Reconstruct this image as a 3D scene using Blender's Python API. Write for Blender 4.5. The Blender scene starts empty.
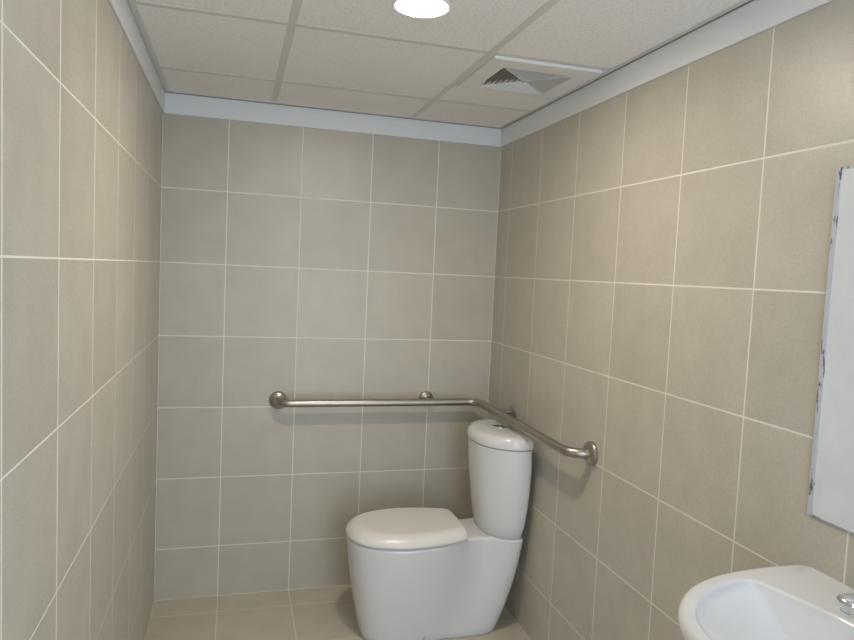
import bpy, bmesh, math, random
from mathutils import Vector, Matrix
random.seed(3)
sc = bpy.context.scene
C = sc.collection
PI = math.pi

# ------------------------------------------------------------------ room numbers (metres)
T = 0.3                     # wall and floor tile
W = 1.4522                  # room width, back wall along y = 0
ROW = 1.7215                # a horizontal grout line
TILE_TOP = 2.0141           # where the white trim starts
CEIL = 2.100
YF = -3.40                  # wall behind the photographer

# ------------------------------------------------------------------ mesh helpers
def finish(name, bm, mat, parent=None, smooth=True, ang=35):
    bmesh.ops.remove_doubles(bm, verts=bm.verts, dist=1e-6)
    bmesh.ops.recalc_face_normals(bm, faces=bm.faces)
    me = bpy.data.meshes.new(name)
    bm.to_mesh(me); bm.free()
    if smooth:
        me.shade_smooth()
        me.set_sharp_from_angle(angle=math.radians(ang))
    me.materials.append(mat)
    o = bpy.data.objects.new(name, me)
    C.objects.link(o)
    if parent is not None:
        o.parent = parent
        o.matrix_parent_inverse = Matrix.Translation(-parent.location)
    return o

def struct(o):
    o['kind'] = 'structure'
    return o

def thing(name, label, cat, loc=(0, 0, 0)):
    o = bpy.data.objects.new(name, None)
    o.empty_display_size = 0.05
    C.objects.link(o)
    o.location = loc
    o['label'] = label; o['category'] = cat
    return o

def box(bm, a, b, bevel=0.0, seg=2):
    r = bmesh.ops.create_cube(bm, size=1.0)
    vs = r['verts']
    c = [(a[i] + b[i]) / 2 for i in range(3)]; s = [abs(b[i] - a[i]) for i in range(3)]
    for v in vs:
        v.co = Vector((c[0] + v.co.x * s[0], c[1] + v.co.y * s[1], c[2] + v.co.z * s[2]))
    if bevel:
        es = list({e for v in vs for e in v.link_edges})
        bmesh.ops.bevel(bm, geom=es, offset=bevel, segments=seg, affect='EDGES', profile=0.5)

def loft(bm, rings, cap0=True, cap1=True):
    """rings: equal-length closed lists of points"""
    vv = [[bm.verts.new(p) for p in r] for r in rings]
    n = len(vv[0])
    for a, b in zip(vv[:-1], vv[1:]):
        for i in range(n):
            bm.faces.new((a[i], a[(i + 1) % n], b[(i + 1) % n], b[i]))
    for r, on in ((vv[0], cap0), (vv[-1], cap1)):
        if on:
            c = Vector((0, 0, 0))
            for v in r: c += v.co
            cv = bm.verts.new(c / n)
            for i in range(n):
                bm.faces.new((r[i], r[(i + 1) % n], cv))

def lathe(bm, prof, origin, axis, n=40):
    """prof: (radius, height along axis); closed at both ends"""
    ax = Vector(axis).normalized()
    u = ax.orthogonal().normalized(); w = ax.cross(u)
    o = Vector(origin)
    rings = []
    for r, h in prof:
        r = max(r, 1e-4)
        rings.append([o + ax * h + (u * math.cos(2 * PI * k / n) + w * math.sin(2 * PI * k / n)) * r for k in range(n)])
    loft(bm, rings)

def tube(bm, pts, r, n=28):
    pts = [Vector(p) for p in pts]
    rings = []
    u = None
    for i, p in enumerate(pts):
        t = (pts[min(i + 1, len(pts) - 1)] - pts[max(i - 1, 0)]).normalized()
        if u is None: u = t.orthogonal().normalized()
        u = (u - t * u.dot(t)).normalized()
        w = t.cross(u)
        rings.append([p + (u * math.cos(2 * PI * k / n) + w * math.sin(2 * PI * k / n)) * r for k in range(n)])
    loft(bm, rings)

def fillet(pts, radii, seg=12):
    pts = [Vector(p) for p in pts]
    out = [pts[0]]
    for i in range(1, len(pts) - 1):
        a = (pts[i - 1] - pts[i]).normalized(); b = (pts[i + 1] - pts[i]).normalized()
        R = radii[i - 1]
        cen = pts[i] + (a + b) * R
        for k in range(seg + 1):
            th = (PI / 2) * k / seg
            out.append(cen - b * R * math.cos(th) - a * R * math.sin(th))
    out.append(pts[-1])
    return out

def spline(ctrl, n):
    """Catmull-Rom through ctrl, n points equally spaced in arc length"""
    P = [Vector((p[0], p[1], 0)) for p in ctrl]
    P = [2 * P[0] - P[1]] + P + [2 * P[-1] - P[-2]]
    fine = []
    for i in range(1, len(P) - 2):
        for k in range(24):
            t = k / 24
            a, b, c, d = P[i - 1], P[i], P[i + 1], P[i + 2]
            fine.append(0.5 * ((2 * b) + (c - a) * t + (2 * a - 5 * b + 4 * c - d) * t * t + (3 * b - a - 3 * c + d) * t ** 3))
    fine.append(P[-2])
    L = [0]
    for a, b in zip(fine[:-1], fine[1:]): L.append(L[-1] + (b - a).length)
    out = []; j = 0
    for k in range(n):
        s = L[-1] * k / (n - 1)
        while j < len(L) - 2 and L[j + 1] < s: j += 1
        f = (s - L[j]) / max(L[j + 1] - L[j], 1e-9)
        out.append(fine[j].lerp(fine[j + 1], min(max(f, 0), 1)))
    return out

def mirror_outline(ctrl, cy, n=48):
    """half outline (x, half width) from front to back -> closed list of (x, y)"""
    h = spline(ctrl, n)
    up = [(p.x, cy + max(p.y, 0)) for p in h]
    dn = [(p.x, cy - max(p.y, 0)) for p in reversed(h[1:-1])]
    return up + dn

def inset(ol, d):
    """shrink an outline by d on every side of its bounding box"""
    x0 = min(p[0] for p in ol); x1 = max(p[0] for p in ol); y0 = min(p[1] for p in ol); y1 = max(p[1] for p in ol)
    cx, cy, hx, hy = (x0 + x1) / 2, (y0 + y1) / 2, (x1 - x0) / 2, (y1 - y0) / 2
    return [(cx + (p[0] - cx) * (hx - d) / hx, cy + (p[1] - cy) * (hy - d) / hy) for p in ol]

def lerp_ol(a, b, t):
    return [(p[0] * (1 - t) + q[0] * t, p[1] * (1 - t) + q[1] * t) for p, q in zip(a, b)]

def at_z(ol, z): return [Vector((p[0], p[1], z)) for p in ol]

# ------------------------------------------------------------------ materials
def mat(name, col, rough=0.5, metal=0.0, spec=0.5, coat=0.0):
    m = bpy.data.materials.new(name); m.use_nodes = True
    b = m.node_tree.nodes['Principled BSDF']
    b.inputs['Base Color'].default_value = (*col, 1)
    b.inputs['Roughness'].default_value = rough
    b.inputs['Metallic'].default_value = metal
    b.inputs['Specular IOR Level'].default_value = spec
    b.inputs['Coat Weight'].default_value = coat
    b.inputs['Coat Roughness'].default_value = 0.05
    return m

class NT:
    def __init__(s, m): s.t = m.node_tree; s.b = s.t.nodes['Principled BSDF']
    def n(s, typ, **kw):
        nd = s.t.nodes.new(typ)
        for k, v in kw.items(): setattr(nd, k, v)
        return nd
    def put(s, sock, v):
        if isinstance(v, bpy.types.NodeSocket): s.t.links.new(v, sock)
        else: sock.default_value = v
    def math(s, op, a, b=0.0, c=0.0):
        nd = s.n('ShaderNodeMath', operation=op)
        s.put(nd.inputs[0], a); s.put(nd.inputs[1], b); s.put(nd.inputs[2], c)
        return nd.outputs[0]
    def mix(s, f, a, b):
        nd = s.n('ShaderNodeMix', data_type='RGBA')
        s.put(nd.inputs[0], f); s.put(nd.inputs[6], a); s.put(nd.inputs[7], b)
        return nd.outputs[2]
    def noise(s, scale, detail=3.0, vec=None, rough=0.5):
        nd = s.n('ShaderNodeTexNoise')
        nd.inputs['Scale'].default_value = scale; nd.inputs['Detail'].default_value = detail
        nd.inputs['Roughness'].default_value = rough
        if vec is not None: s.t.links.new(vec, nd.inputs['Vector'])
        return nd.outputs['Fac']
    def mrange(s, v, a, b, c, d, smooth=False):
        nd = s.n('ShaderNodeMapRange'); nd.interpolation_type = 'SMOOTHSTEP' if smooth else 'LINEAR'
        s.put(nd.inputs['Value'], v)
        for k, x in (('From Min', a), ('From Max', b), ('To Min', c), ('To Max', d)): nd.inputs[k].default_value = x
        return nd.outputs['Result']
    def bump(s, h, strength, dist, normal=None):
        nd = s.n('ShaderNodeBump'); nd.inputs['Strength'].default_value = strength; nd.inputs['Distance'].default_value = dist
        s.t.links.new(h, nd.inputs['Height'])
        if normal is not None: s.t.links.new(normal, nd.inputs['Normal'])
        return nd.outputs['Normal']

def tile_material(name, u, u0, v, v0, tile, grout, rough, lines_u=(), lines_v=(), gw=0.0021, row=1.0):
    """square tiles of side T laid from u0, v0 along the world axes u and v, with light grout"""
    m = mat(name, tile, rough)
    k = NT(m)
    pos = k.n('ShaderNodeNewGeometry').outputs['Position']
    sep = k.n('ShaderNodeSeparateXYZ'); k.t.links.new(pos, sep.inputs[0])
    ax = {'x': sep.outputs[0], 'y': sep.outputs[1], 'z': sep.outputs[2]}
    d = None; ids = []
    for a, o, extra in ((u, u0, lines_u), (v, v0, lines_v)):
        q = k.math('DIVIDE', k.math('SUBTRACT', ax[a], o), T)
        f = k.math('FRACT', q); ids.append(k.math('FLOOR', q))
        e = k.math('MULTIPLY', k.math('MINIMUM', f, k.math('SUBTRACT', 1.0, f)), T if a != 'z' else T * row)
        for L in extra:
            e = k.math('MINIMUM', e, k.math('ABSOLUTE', k.math('SUBTRACT', ax[a], L)))
        d = e if d is None else k.math('MINIMUM', d, e)
    g = k.mrange(d, gw * 0.8, gw * 1.25, 1.0, 0.0, True)
    comb = k.n('ShaderNodeCombineXYZ'); k.put(comb.inputs[0], ids[0]); k.put(comb.inputs[1], ids[1])
    wn = k.n('ShaderNodeTexWhiteNoise', noise_dimensions='3D'); k.t.links.new(comb.outputs[0], wn.inputs['Vector'])
    var = k.mrange(wn.outputs['Value'], 0, 1, 0.955, 1.045)
    cloud = k.mrange(k.noise(9.0, 4.0, pos), 0.3, 0.7, 0.95, 1.05)
    fine = k.mrange(k.noise(260.0, 2.0, pos), 0.3, 0.7, 0.93, 1.07)
    val = k.math('MULTIPLY', k.math('MULTIPLY', var, cloud), fine)
    vm = k.n('ShaderNodeVectorMath', operation='SCALE'); vm.inputs[0].default_value = tile; k.put(vm.inputs['Scale'], val)
    col = k.mix(g, vm.outputs[0], (*grout, 1))
    k.t.links.new(col, k.b.inputs['Base Color'])
    rg = k.math('ADD', k.mrange(k.noise(120.0, 3.0, pos), 0.3, 0.7, rough - 0.06, rough + 0.08), k.math('MULTIPLY', g, 0.35))
    k.t.links.new(rg, k.b.inputs['Roughness'])
    n1 = k.bump(k.noise(250.0, 3.0, pos), 0.5, 0.0009)
    edge = k.mrange(d, gw * 0.6, gw * 2.2, 0.0, 1.0, True)
    n2 = k.bump(edge, 0.25, 0.0010, n1)
    k.t.links.new(n2, k.b.inputs['Normal'])
    return m

TILE = (0.490, 0.457, 0.388)
GROUT = (0.74, 0.71, 0.64)
bx0 = 0.8515 * T; ry0 = -0.4601 * T; ly0 = -0.4327 * T
M_back = tile_material('tiles on back wall', 'x', bx0, 'z', ROW, TILE, GROUT, 0.34, lines_u=(0.0, W), lines_v=(0.0,))
M_right = tile_material('tiles on right wall', 'y', ry0, 'z', ROW, TILE, GROUT, 0.34, lines_v=(0.0,))
M_left = tile_material('tiles on left wall', 'y', ly0, 'z', ROW, TILE, (0.82, 0.79, 0.71), 0.34, lines_v=(0.0,), gw=0.0027, row=1.6)
M_floor = tile_material('tiles on floor', 'x', bx0, 'y', -0.141, (0.54, 0.495, 0.405), (0.72, 0.675, 0.58), 0.42)
M_front = tile_material('tiles on front wall', 'x', bx0, 'z', ROW, TILE, GROUT, 0.34)

M_trim = mat('white trim', (0.74, 0.76, 0.78), 0.45)
M_ceil = mat('mineral ceiling tile', (0.70, 0.68, 0.64), 0.9)
k = NT(M_ceil); pos = k.n('ShaderNodeNewGeometry').outputs['Position']
h = k.noise(120.0, 4.0, pos, 0.65)
col = k.mix(k.mrange(h, 0.33, 0.52, 0.0, 1.0), (0.72, 0.695, 0.66, 1), (0.87, 0.843, 0.81, 1))
k.t.links.new(col, k.b.inputs['Base Color'])
k.t.links.new(k.bump(h, 0.5, 0.002), k.b.inputs['Normal'])
M_grid = mat('painted ceiling grid', (0.65, 0.635, 0.60), 0.5)
M_gap = mat('dark gap above trim', (0.36, 0.35, 0.33), 0.8)
M_ceramic = mat('white glazed ceramic', (0.80, 0.80, 0.80), 0.16, spec=0.5, coat=0.25)
k = NT(M_ceramic)
k.t.links.new(k.mix(k.noise(5.0, 2.0), (0.69, 0.695, 0.705, 1), (0.71, 0.715, 0.72, 1)), k.b.inputs['Base Color'])
M_lid = mat('white plastic seat', (0.77, 0.755, 0.72), 0.28)
M_steel = mat('brushed stainless steel', (0.47, 0.44, 0.40), 0.36, metal=1.0)
k = NT(M_steel)
pos = k.n('ShaderNodeNewGeometry').outputs['Position']
k.t.links.new(k.mix(k.mrange(k.noise(25.0, 3.0, pos), 0.3, 0.7, 0, 1), (0.39, 0.36, 0.325, 1), (0.45, 0.42, 0.38, 1)), k.b.inputs['Base Color'])
M_chrome = mat('polished chrome', (0.72, 0.73, 0.75), 0.10, metal=1.0)
M_dark = mat('dark inside of duct', (0.06, 0.055, 0.05), 0.8)
M_vent = mat('white vent plastic', (0.78, 0.77, 0.75), 0.45)
M_slat = mat('grey white vent slats', (0.70, 0.685, 0.665), 0.55)
M_rubber = mat('grey plastic cap', (0.45, 0.45, 0.46), 0.4)
M_seal = mat('white seat underside', (0.62, 0.61, 0.59), 0.4)

M_face = mat('clouded mirror face', (0.72, 0.72, 0.73), 0.35)
k = NT(M_face); pos = k.n('ShaderNodeNewGeometry').outputs['Position']
k.t.links.new(k.mix(k.mrange(k.noise(14.0, 5.0, pos, 0.6), 0.35, 0.7, 0, 1), (0.63, 0.64, 0.67, 1), (0.69, 0.70, 0.73, 1)), k.b.inputs['Base Color'])
M_edge = mat('worn blue grey mirror edge', (0.42, 0.47, 0.56), 0.4)
k = NT(M_edge); pos = k.n('ShaderNodeNewGeometry').outputs['Position']
mp = k.n('ShaderNodeMapping'); mp.inputs['Scale'].default_value = (1, 1.0, 0.30); k.t.links.new(pos, mp.inputs['Vector'])
w1 = k.mrange(k.noise(95.0, 4.0, mp.outputs[0], 0.65), 0.55, 0.62, 0, 1)
w2 = k.mrange(k.noise(9.0, 2.0, pos), 0.40, 0.52, 0, 1)
col = k.mix(k.math('MULTIPLY', w1, w2), (0.50, 0.54, 0.61, 1), (0.08, 0.09, 0.11, 1))
k.t.links.new(col, k.b.inputs['Base Color'])

M_lamp = bpy.data.materials.new('lit downlight lens'); M_lamp.use_nodes = True
b = M_lamp.node_tree.nodes['Principled BSDF']
b.inputs['Base Color'].default_value = (0.9, 0.88, 0.82, 1)
b.inputs['Emission Color'].default_value = (1.0, 0.885, 0.72, 1)
b.inputs['Emission Strength'].default_value = 262.0

# ------------------------------------------------------------------ shell
def slab(name, a, b, m, parent=None):
    bm = bmesh.new(); box(bm, a, b)
    return finish(name, bm, m, parent, smooth=False)

struct(slab('floor', (-0.1, YF - 0.1, -0.08), (W + 0.1, 0.1, 0.0), M_floor))
struct(slab('wall_back', (-0.1, 0.0, 0.0), (W + 0.1, 0.1, 2.3), M_back))
struct(slab('wall_left', (-0.1, YF, 0.0), (0.0, 0.0, 2.3), M_left))
struct(slab('wall_right', (W, YF, 0.0), (W + 0.1, 0.0, 2.3), M_right))
# front wall (behind the photographer) with the open doorway the daylight comes through
DX0, DX1, DZ = 0.46, 1.36, 2.0
bm = bmesh.new()
box(bm, (-0.1, YF - 0.1, 0), (DX0, YF, 2.3)); box(bm, (DX1, YF - 0.1, 0), (W + 0.1, YF, 2.3)); box(bm, (DX0, YF - 0.1, DZ), (DX1, YF, 2.3))
struct(finish('wall_front', bm, M_front, smooth=False))
bm = bmesh.new()
box(bm, (DX0 - 0.06, YF, 0), (DX0, YF + 0.015, DZ + 0.06), 0.003); box(bm, (DX1, YF, 0), (DX1 + 0.06, YF + 0.015, DZ + 0.06), 0.003)
box(bm, (DX0, YF, DZ), (DX1, YF + 0.015, DZ + 0.06), 0.003)
struct(finish('trim_4', bm, M_trim, smooth=False))

# white boards round the top of the walls, with the thin dark gap above them
TT = 0.007
def trim(name, a, b):
    bm = bmesh.new(); box(bm, a, b, 0.0015)
    return struct(finish(name, bm, M_trim, smooth=False))
ZT = CEIL - 0.006
t1 = trim('trim_1', (TT, -TT, TILE_TOP), (W - TT, 0, ZT))
t2 = trim('trim_2', (0, YF + 0.02, TILE_TOP), (TT, 0, ZT))
t3 = trim('trim_3', (W - TT, YF + 0.02, TILE_TOP), (W, 0, ZT))
for t, a, b in ((t1, (TT, -TT + 0.004, ZT - 0.001), (W - TT, 0, CEIL)),
                (t2, (0, YF + 0.02, ZT - 0.001), (TT - 0.004, 0, CEIL)),
                (t3, (W - TT + 0.004, YF + 0.02, ZT - 0.001), (W, 0, CEIL))):
    slab('shadow_gap', a, b, M_gap, t)

# suspended ceiling: lay-in tiles, tee bars and wall angles
GX = (0.431, 1.026); GY = tuple(-0.352 - 0.61 * i for i in range(6))
VX0, VX1, VY0, VY1 = 1.105, 1.352, -0.868, -0.628         # opening of the air vent
LX, LY, LR = 0.733, -1.236, 0.064                        # downlight
bm = bmesh.new()
xs = [0.0, VX0, VX1, W]; ys = [YF, VY0, VY1, 0.0]
for i in range(3):
    for j in range(3):
        if i == 1 and j == 1: continue
        box(bm, (xs[i], ys[j], CEIL), (xs[i + 1], ys[j + 1], CEIL + 0.015))
ceil = struct(finish('ceiling', bm, M_ceil, smooth=False))
bm = bmesh.new(); g = 0.012
for x in GX: box(bm, (x - g, YF, CEIL - 0.0012), (x + g, -TT, CEIL + 0.002), 0.0004, 1)
for y in GY: box(bm, (TT, y - g, CEIL - 0.0010), (W - TT, y + g, CEIL + 0.002), 0.0004, 1)
finish('ceiling_grid', bm, M_grid, ceil, smooth=False)
bm = bmesh.new(); wa = 0.020
box(bm, (TT + 0.003, YF + 0.02, CEIL - 0.0025), (TT + wa, -TT - 0.003, CEIL + 0.002))
box(bm, (W - TT - wa + 0.006, YF + 0.02, CEIL - 0.0025), (W - TT - 0.003, -TT - 0.003, CEIL + 0.002))
box(bm, (TT + wa, -TT - wa + 0.006, CEIL - 0.0025), (W - TT - wa, -TT - 0.003, CEIL + 0.002))
finish('wall_angle', bm, M_grid, ceil, smooth=False)
slab('roof_void', (-0.1, YF - 0.1, 2.295), (W + 0.1, 0.1, 2.33), M_dark, ceil)

# ------------------------------------------------------------------ downlight
dl = thing('ceiling_downlight', 'round lit downlight set in the ceiling tile, cropped by the top of the photo', 'ceiling light', (LX, LY, CEIL))
bm = bmesh.new()
lathe_pts = [(LR, -0.001), (LR + 0.003, -0.006), (LR + 0.008, -0.0065), (LR + 0.0105, -0.0005), (LR, 0.0)]
n = 64
rings = [[Vector((LX + r * math.cos(2 * PI * q / n), LY + r * math.sin(2 * PI * q / n), CEIL + z)) for q in range(n)] for r, z in lathe_pts]
loft(bm, rings + [rings[0]], False, False)
finish('trim_ring', bm, M_vent, dl)
bm = bmesh.new()
lathe(bm, [(LR - 0.0005, 0.0), (LR - 0.0005, 0.0035), (LR - 0.012, 0.005), (0.0, 0.0055)], (LX, LY, CEIL - 0.0005), (0, 0, -1), 64)
finish('lens', bm, M_lamp, dl)

# ------------------------------------------------------------------ four-way air vent
vx, vy = (VX0 + VX1) / 2, (VY0 + VY1) / 2
OX0, OX1, OY0, OY1 = 1.043, 1.412, -0.948, -0.572
vent = thing('ceiling_vent', 'square white four-way air vent with slatted triangles in the ceiling near the right wall', 'air vent', (vx, vy, CEIL))
def rect(x0, x1, y0, y1, z): return [Vector((x0, y0, z)), Vector((x1, y0, z)), Vector((x1, y1, z)), Vector((x0, y1, z))]
bm = bmesh.new()
zf = CEIL - 0.010
fr = [rect(OX0, OX1, OY0, OY1, CEIL - 0.0005), rect(OX0, OX1, OY0, OY1, zf + 0.003), rect(OX0 + .003, OX1 - .003, OY0 + .003, OY1 - .003, zf),
      rect(VX0, VX1, VY0, VY1, zf + 0.001), rect(VX0, VX1, VY0, VY1, CEIL + 0.012), rect(VX0 - .004, VX1 + .004, VY0 - .004, VY1 + .004, CEIL + 0.012)]
loft(bm, fr, False, False)
finish('frame', bm, M_vent, vent, smooth=False)
bm = bmesh.new()
box(bm, (VX0 - 0.004, VY0 - 0.004, CEIL + 0.06), (VX1 + 0.004, VY1 + 0.004, CEIL + 0.066))
for a, b in (((VX0 - .004, VY0 - .004), (VX0, VY1 + .004)), ((VX1, VY0 - .004), (VX1 + .004, VY1 + .004)),
             ((VX0, VY0 - .004), (VX1, VY0)), ((VX0, VY1), (VX1, VY1 + .004))):
    box(bm, (a[0], a[1], CEIL + 0.0125), (b[0], b[1], CEIL + 0.06))
finish('duct_box', bm, M_dark, vent, smooth=False)
hx, hy = (VX1 - VX0) / 2, (VY1 - VY0) / 2
NS = 8
for side in range(4):
    bm = bmesh.new()
    for i in range(NS):
        f0 = 1 - (i + 0.06) / NS; f1 = 1 - (i + 0.62) / NS       # outer edge low, inner edge high
        zl, zh = zf + 0.002, zf + 0.019
        def P(f, sgn, z):
            q = f * 0.985
            if side == 0: return Vector((vx - hx * f, vy + sgn * hy * q, z))
            if side == 1: return Vector((vx + hx * f, vy + sgn * hy * q, z))
            if side == 2: return Vector((vx + sgn * hx * q, vy - hy * f, z))
            return Vector((vx + sgn * hx * q, vy + hy * f, z))
        th = 0.0014
        f1 = max(f1, 0.01)
        lo = [P(f0, -1, zl), P(f0, 1, zl), P(f1, 1, zh), P(f1, -1, zh)]
        loft(bm, [lo, [p + Vector((0, 0, th)) for p in lo]])
    finish('slat_bank', bm, M_slat, vent, smooth=False)
bm = bmesh.new()
for sx, sy in ((1, 1), (1, -1), (-1, 1), (-1, -1)):
    tube(bm, [(vx, vy, zf + 0.004), (vx + sx * hx, vy + sy * hy, zf + 0.004)], 0.0016, 8)
finish('rib', bm, M_vent, vent)
bm = bmesh.new()
lathe(bm, [(0.0045, 0), (0.0045, 0.004), (0.003, 0.006), (0, 0.006)], (vx, vy, zf + 0.004), (0, 0, -1), 20)
finish('centre_screw', bm, M_rubber, vent)

# ------------------------------------------------------------------ grab bar
BZ, OFF, BR = 0.851, 0.080, 0.0165
gb = thing('grab_bar', 'brushed steel L-shaped grab bar running along the back and right walls above the toilet', 'grab bar', (W - OFF, -OFF, BZ))
YE = -0.966; XS = 0.485
path = fillet([(XS, -0.006, BZ), (XS, -OFF, BZ), (W - OFF, -OFF, BZ), (W - OFF, YE, BZ), (W - 0.006, YE, BZ)], [0.045, 0.055, 0.066])
bm = bmesh.new(); tube(bm, path, BR)
finish('rail', bm, M_steel, gb, ang=50)
def flange(p, d, R):
    bm = bmesh.new()
    lathe(bm, [(R, 0.0005), (R, 0.008), (R - 0.003, 0.0125), (R - 0.009, 0.0155), (BR + 0.006, 0.0175), (BR + 0.002, 0.021), (BR - 0.002, 0.021)], p, d, 48)
    return finish('end_flange', bm, M_steel, gb, ang=30)
flange((XS, 0, BZ), (0, -1, 0), 0.0375)
flange((W, YE, BZ), (-1, 0, 0), 0.040)
def post(p, d, R):
    bm = bmesh.new()
    lathe(bm, [(R, 0.0005), (R, 0.006), (R - 0.003, 0.010), (R - 0.010, 0.013), (0.013, 0.0155), (0.0095, 0.018), (0.0095, OFF - 0.010)], p, d, 40)
    return finish('wall_post', bm, M_steel, gb, ang=30)
post((1.147, 0, BZ + 0.003), (0, -1, 0), 0.033)
post((W, -0.306, BZ), (-1, 0, 0), 0.033)

# ------------------------------------------------------------------ toilet
CY = -0.412
wc = thing('toilet', 'white close-coupled toilet with closed lid in the right-hand back corner', 'toilet', (1.08, CY, 0))
top = mirror_outline([(.735, 0), (.742, .055), (.770, .108), (.830, .152), (.920, .176), (1.00, .178), (1.09, .162), (1.165, .131), (1.225, .106), (1.275, .108), (1.325, .130), (1.375, .150), (1.408, .146), (1.424, .115), (1.428, .06), (1.428, 0)], CY)
mid = mirror_outline([(.760, 0), (.767, .055), (.795, .104), (.850, .138), (.930, .153), (1.00, .154), (1.08, .142), (1.15, .122), (1.205, .108), (1.250, .106), (1.300, .117), (1.345, .125), (1.380, .119), (1.397, .095), (1.400, .05), (1.400, 0)], CY)
bot = mirror_outline([(.800, 0), (.805, .040), (.827, .078), (.875, .105), (.94, .116), (1.00, .118), (1.065, .115), (1.12, .110), (1.175, .113), (1.220, .112), (1.265, .110), (1.305, .102), (1.332, .082), (1.345, .055), (1.349, .028), (1.349, 0)], CY)
HP = 0.398
def pan_at(z):
    t = z / HP
    # quadratic through bottom, middle and top outlines
    a = (1 - t) * (1 - 2 * t); b = 4 * t * (1 - t); c = t * (2 * t - 1)
    return [(p[0] * a + q[0] * b + r[0] * c, p[1] * a + q[1] * b + r[1] * c) for p, q, r in zip(bot, mid, top)]
rings = [at_z(inset(pan_at(0), 0.004), 0.0), at_z(pan_at(0.004), 0.004)]
z = 0.03
while z < HP - 0.016:
    rings.append(at_z(pan_at(z), z)); z += 0.028
rr = 0.014
for q in range(7):
    th = (PI / 2) * q / 6
    zz = HP - rr + rr * math.sin(th)
    rings.append(at_z(inset(pan_at(zz), rr * (1 - math.cos(th))), zz))
rings.append(at_z(inset(pan_at(HP), rr + 0.03), HP))
bm = bmesh.new(); loft(bm, rings)
finish('pan', bm, M_ceramic, wc, ang=60)
# fixing caps at the foot of the pan
for s in (-1, 1):
    bm = bmesh.new()
    lathe(bm, [(0.009, -0.004), (0.009, 0.003), (0.006, 0.006), (0, 0.0065)], (1.030, CY + s * 0.118, 0.020), (0, s, 0.08), 20)
    finish('fixing_cap', bm, M_rubber, wc)
# seat ring and closed lid
seat_ol = mirror_outline([(.736, 0), (.743, .056), (.771, .110), (.831, .154), (.920, .177), (1.00, .178), (1.085, .164), (1.150, .143), (1.180, .124), (1.192, .095), (1.195, .05), (1.195, 0)], CY)
bm = bmesh.new()
so = inset(seat_ol, 0.006)
loft(bm, [at_z(inset(so, .003), HP + 0.0005), at_z(so, HP + 0.0015), at_z(so, HP + 0.008), at_z(inset(so, .002), HP + 0.009)])
finish('seat', bm, M_seal, wc)
lid_ol = mirror_outline([(.733, 0), (.740, .056), (.768, .110), (.829, .155), (.920, .179), (1.00, .180), (1.085, .167), (1.140, .151), (1.175, .137), (1.1865, .129), (1.191, .117), (1.193, .055), (1.193, 0)], CY)
bm = bmesh.new()
z0, z1 = HP + 0.006, HP + 0.048
def lid_in(d):                          # the dome falls away to the front and sides, less to the hinge edge
    return [(p[0] + 0.75 * d * max(0.0, (p[0] - 0.733) / 0.46) ** 2, p[1]) for p in inset(lid_ol, d)]
rings = [at_z(inset(lid_ol, .005), z0 + .001), at_z(inset(lid_ol, .001), z0), at_z(lid_ol, z0 + 0.003), at_z(lid_ol, z0 + 0.007)]
for q in range(1, 11):
    t = q / 10
    rings.append(at_z(lid_in(0.056 * t ** 1.15), z0 + 0.007 + 0.0345 * (1 - (1 - t) ** 2.3)))
rings.append(at_z(lid_in(0.085), z1 - 0.001))
loft(bm, rings)
finish('lid', bm, M_lid, wc, ang=60)
for s in (-1, 1):
    bm = bmesh.new()
    lathe(bm, [(0.004, 0), (0.0055, 0.002), (0.0055, 0.036), (0.004, 0.038)], (1.193, CY + s * 0.072 - 0.019, HP + 0.0060), (0, 1, 0), 24)
    finish('hinge', bm, M_lid, wc)
# cistern
def dee(xf, xb, hw):
    d = xb - xf
    return mirror_outline([(xf, 0), (xf + .025 * d, .30 * hw), (xf + .11 * d, .56 * hw), (xf + .27 * d, .78 * hw), (xf + .48 * d, .93 * hw), (xf + .70 * d, hw), (xf + .88 * d, .975 * hw), (xf + .975 * d, .90 * hw), (xb, .78 * hw), (xb, .4 * hw), (xb, 0)], CY)
prof = [(.3985, 1.276, 1.406, .146), (.402, 1.272, 1.409, .150), (.45, 1.262, 1.418, .161), (.52, 1.252, 1.423, .171), (.60, 1.242, 1.426, .179), (.68, 1.235, 1.426, .185), (.74, 1.231, 1.423, .187), (.759, 1.230, 1.423, .188)]
bm = bmesh.new(); loft(bm, [at_z(dee(a, b_, c), z) for z, a, b_, c in prof])
tank = finish('cistern', bm, M_ceramic, wc, ang=50)
lo = dee(1.226, 1.425, .191)
bm = bmesh.new()
zl = 0.7615
rings = [at_z(inset(lo, .010), zl - .002), at_z(inset(lo, .004), zl), at_z(inset(lo, .0005), zl + .002), at_z(lo, zl + .006), at_z(lo, zl + .018)]
for q in range(1, 9):
    th = (PI / 2) * q / 8
    rings.append(at_z(inset(lo, 0.030 * (1 - math.cos(th))), zl + .018 + 0.030 * math.sin(th)))
rings.append(at_z(inset(lo, 0.050), zl + 0.0515)); rings.append(at_z(inset(lo, 0.075), zl + 0.0525))
loft(bm, rings)
clid = finish('cistern_lid', bm, M_ceramic, wc, ang=60)
bm = bmesh.new()
lathe(bm, [(0.029, 0.0), (0.029, 0.003), (0.0265, 0.0045), (0.0255, 0.0030), (0.0235, 0.0030), (0.022, 0.005), (0.0, 0.0055)], (1.346, CY, zl + 0.0513), (0, 0, 1), 40)
fb = finish('flush_button', bm, M_chrome, clid)
bm = bmesh.new(); box(bm, (1.3245, CY - 0.0007, zl + 0.0560), (1.3675, CY + 0.0007, zl + 0.0570))
clid_z = finish('button_split', bm, M_dark, clid, smooth=False)

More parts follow.
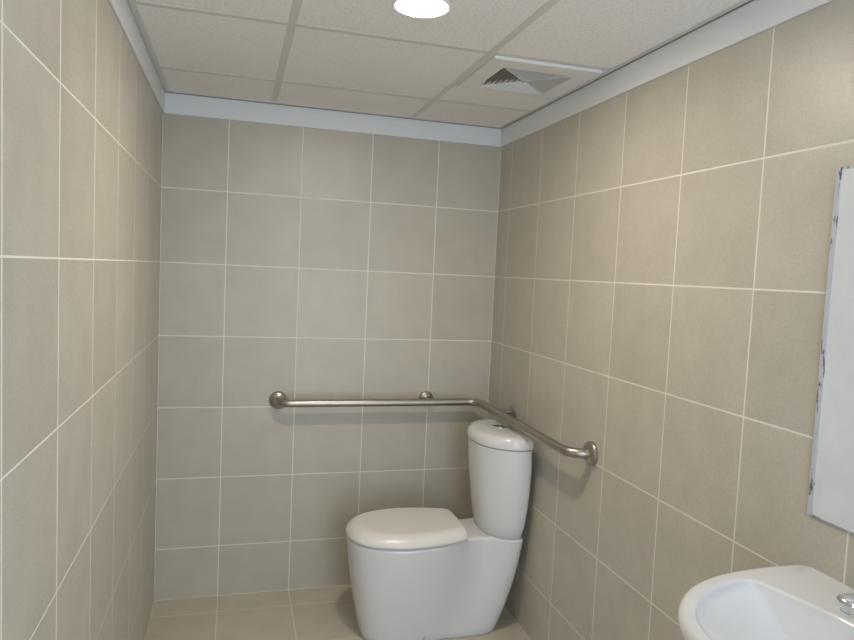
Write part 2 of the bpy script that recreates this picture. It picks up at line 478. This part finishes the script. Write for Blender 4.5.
# ------------------------------------------------------------------ washbasin
SY, SZ = -2.094, 0.857
basin = thing('washbasin', 'white wall-hung washbasin with a flat back deck below the clouded mirror', 'washbasin', (W, SY, SZ))
half = [(1.021, 0), (1.027, .055), (1.046, .110), (1.082, .160), (1.135, .204), (1.205, .236), (1.280, .252), (1.350, .258), (1.405, .258), (1.436, .256), (1.449, .248), (W, .235), (W, .12), (W, 0)]
outer = mirror_outline(half, SY, 72)
inner = mirror_outline([(1.047, 0), (1.053, .050), (1.072, .101), (1.106, .144), (1.155, .178), (1.210, .202), (1.248, .210), (1.273, .2085), (1.287, .200), (1.293, .185), (1.304, .15), (1.318, .10), (1.329, .05), (1.333, 0)], SY, 72)
def scale_ol(ol, cx, cy, s): return [(cx + (p[0] - cx) * s, cy + (p[1] - cy) * s) for p in ol]
def wallside(ol):                     # keep the back edge against the wall
    m = max(p[0] for p in ol)
    return [(p[0] + (W - m) * max(0, (p[0] - 1.25) / (m - 1.25)), p[1]) for p in ol]
def clampW(ol): return [(min(p[0], W), p[1]) for p in ol]
rings = []
# underside: from the outlet socket up to the rim
for s, zz in ((0.22, -.190), (0.36, -.188), (0.52, -.176), (0.68, -.150), (0.80, -.118), (0.88, -.085), (0.935, -.055)):
    rings.append(at_z(clampW([(W - (W - p[0]) * (0.5 + 0.5 * s), SY + (p[1] - SY) * s) for p in outer]), SZ + zz))
rings += [at_z(wallside(inset(outer, .004)), SZ - .030), at_z(outer, SZ - .018)]
for q in range(1, 7):
    th = (PI / 2) * q / 6
    rings.append(at_z(wallside(inset(outer, 0.012 * (1 - math.cos(th)))), SZ - 0.014 + 0.014 * math.sin(th)))
# across the rim and into the bowl
rim_in = inset(inner, -0.005)
rings.append(at_z(lerp_ol(wallside(inset(outer, .012)), rim_in, 0.5), SZ))
rings.append(at_z(rim_in, SZ - .0003))
for q in range(1, 6):
    th = (PI / 2) * q / 5
    rings.append(at_z(inset(rim_in, 0.009 * math.sin(th)), SZ - 0.009 * (1 - math.cos(th))))
base = inset(rim_in, 0.009)
bcx = 1.275
for sx, sy, zz in ((.94, .92, -.018), (.85, .81, -.034), (.74, .68, -.052), (.62, .55, -.069), (.49, .42, -.085), (.35, .30, -.099), (.22, .18, -.109), (.09, .08, -.113)):
    rings.append(at_z([(bcx + (p[0] - bcx) * sx, SY + (p[1] - SY) * sy) for p in base], SZ + zz))
bm = bmesh.new(); loft(bm, rings)
finish('bowl', bm, M_ceramic, basin, ang=60)
bm = bmesh.new()
lathe(bm, [(0.024, 0), (0.024, 0.002), (0.021, 0.0035), (0.015, 0.0015), (0.0, 0.001)], (bcx - .01, SY, SZ - .1125), (0, 0, 1), 32)
finish('waste', bm, M_chrome, basin)

# tap on the deck
TX = 1.388
tap = thing('basin_tap', 'chrome tap on the washbasin deck, cut off by the right edge of the photo', 'tap', (TX, SY, SZ))
bm = bmesh.new()
lathe(bm, [(0.027, 0.0), (0.027, 0.004), (0.0245, 0.007), (0.023, 0.012), (0.023, 0.050), (0.021, 0.056), (0.0, 0.057)], (TX, SY, SZ), (0, 0, 1), 40)
finish('body', bm, M_chrome, tap)
bm = bmesh.new()
sp = []
def sect(x, zc, hw, hh, n=28):
    out = []
    for q in range(n):
        a = 2 * PI * q / n; c, s = math.cos(a), math.sin(a)
        out.append(Vector((x, SY + hw * math.copysign(abs(c) ** 0.55, c), zc + hh * math.copysign(abs(s) ** 0.55, s))))
    return out
for x, zc, hw, hh in ((TX + .004, SZ + .046, .018, .014), (1.348, SZ + .049, .0185, .0125), (1.318, SZ + .052, .019, .011), (1.298, SZ + .0535, .0195, .010), (1.286, SZ + .054, .019, .0095), (1.279, SZ + .054, .0165, .009), (1.274, SZ + .054, .011, .007), (1.2725, SZ + .054, .005, .003)):
    sp.append(sect(x, zc, hw, hh))
loft(bm, sp)
finish('spout', bm, M_chrome, tap, ang=50)
bm = bmesh.new()
lathe(bm, [(0.0125, 0.0), (0.0125, 0.006), (0.0145, 0.007), (0.0145, 0.013), (0.012, 0.0145), (0.0, 0.014)], (1.292, SY, SZ + 0.046), (0, 0, -1), 32)
finish('aerator', bm, M_chrome, tap)
bm = bmesh.new()
lathe(bm, [(0.021, 0.0), (0.0225, 0.003), (0.0225, 0.020), (0.018, 0.028), (0.0, 0.031)], (TX, SY, SZ + 0.0575), (0, 0, 1), 40)
box(bm, (TX - 0.004, SY - 0.006, SZ + 0.080), (TX + 0.004, SY + 0.006, SZ + 0.140), 0.003)
finish('lever', bm, M_chrome, tap, ang=40)

# ------------------------------------------------------------------ mirror
MY0, MY1, MZ0, MZ1 = -2.325, -1.842, 0.963, 1.671
mir = thing('wall_mirror', 'clouded white wall mirror with a worn blue-grey edge on the right wall', 'mirror', (W, (MY0 + MY1) / 2, MZ0))
# worn edge: wide down the sides, thin along the top and bottom
def rx(x, d, e): return [Vector((x, MY0 + d, MZ0 + e)), Vector((x, MY1 - d, MZ0 + e)), Vector((x, MY1 - d, MZ1 - e)), Vector((x, MY0 + d, MZ1 - e))]
bm = bmesh.new()
loft(bm, [rx(W - .0005, 0, 0), rx(W - .004, 0, 0), rx(W - .0060, .003, .001), rx(W - .0072, .0155, .004), rx(W - .0065, .0165, .005), rx(W - .0005, .0165, .005), rx(W - .0005, 0, 0)], False, False)
finish('frame', bm, M_edge, mir, smooth=False)
bm = bmesh.new(); box(bm, (W - .0065, MY0 + .0163, MZ0 + .0048), (W - .0010, MY1 - .0163, MZ1 - .0048))
finish('glass', bm, M_face, mir, smooth=False)

# ------------------------------------------------------------------ light
w = bpy.data.worlds.new('daylight'); sc.world = w; w.use_nodes = True
bg = w.node_tree.nodes['Background']
bg.inputs['Color'].default_value = (0.70, 0.83, 1.0, 1)
bg.inputs['Strength'].default_value = 5.2
# portal in the doorway so that the daylight is sampled well
pl = bpy.data.lights.new('doorway_portal', 'AREA'); pl.shape = 'RECTANGLE'; pl.size = DX1 - DX0; pl.size_y = DZ
po = bpy.data.objects.new('doorway_portal', pl); C.objects.link(po)
po.location = ((DX0 + DX1) / 2, YF - 0.05, DZ / 2); po.rotation_euler = (PI / 2, 0, 0)
pl.cycles.is_portal = True

# ------------------------------------------------------------------ camera
cam = bpy.data.cameras.new('camera'); co = bpy.data.objects.new('camera', cam); C.objects.link(co)
yaw, pitch, roll = 0.2773, -0.0693, 0.0452
f = Vector((math.sin(yaw) * math.cos(pitch), math.cos(yaw) * math.cos(pitch), math.sin(pitch)))
r = Vector((math.cos(yaw), -math.sin(yaw), 0)); u = r.cross(f)
r2 = r * math.cos(roll) + u * math.sin(roll); u2 = u * math.cos(roll) - r * math.sin(roll)
m = Matrix((r2, u2, -f)).transposed().to_4x4()
m.translation = Vector((0.29752, -2.94393, 1.42486))
co.matrix_world = m
cam.sensor_width = 36; cam.lens = 676.58 / 854 * 36
cam.clip_start = 0.02
sc.camera = co
sc.view_settings.view_transform = 'Standard'
sc.view_settings.look = 'None'
sc.view_settings.gamma = 1
sc.view_settings.use_curve_mapping = False
sc.view_settings.exposure = 0.02
sc.cycles.max_bounces = 12
sc.cycles.diffuse_bounces = 8
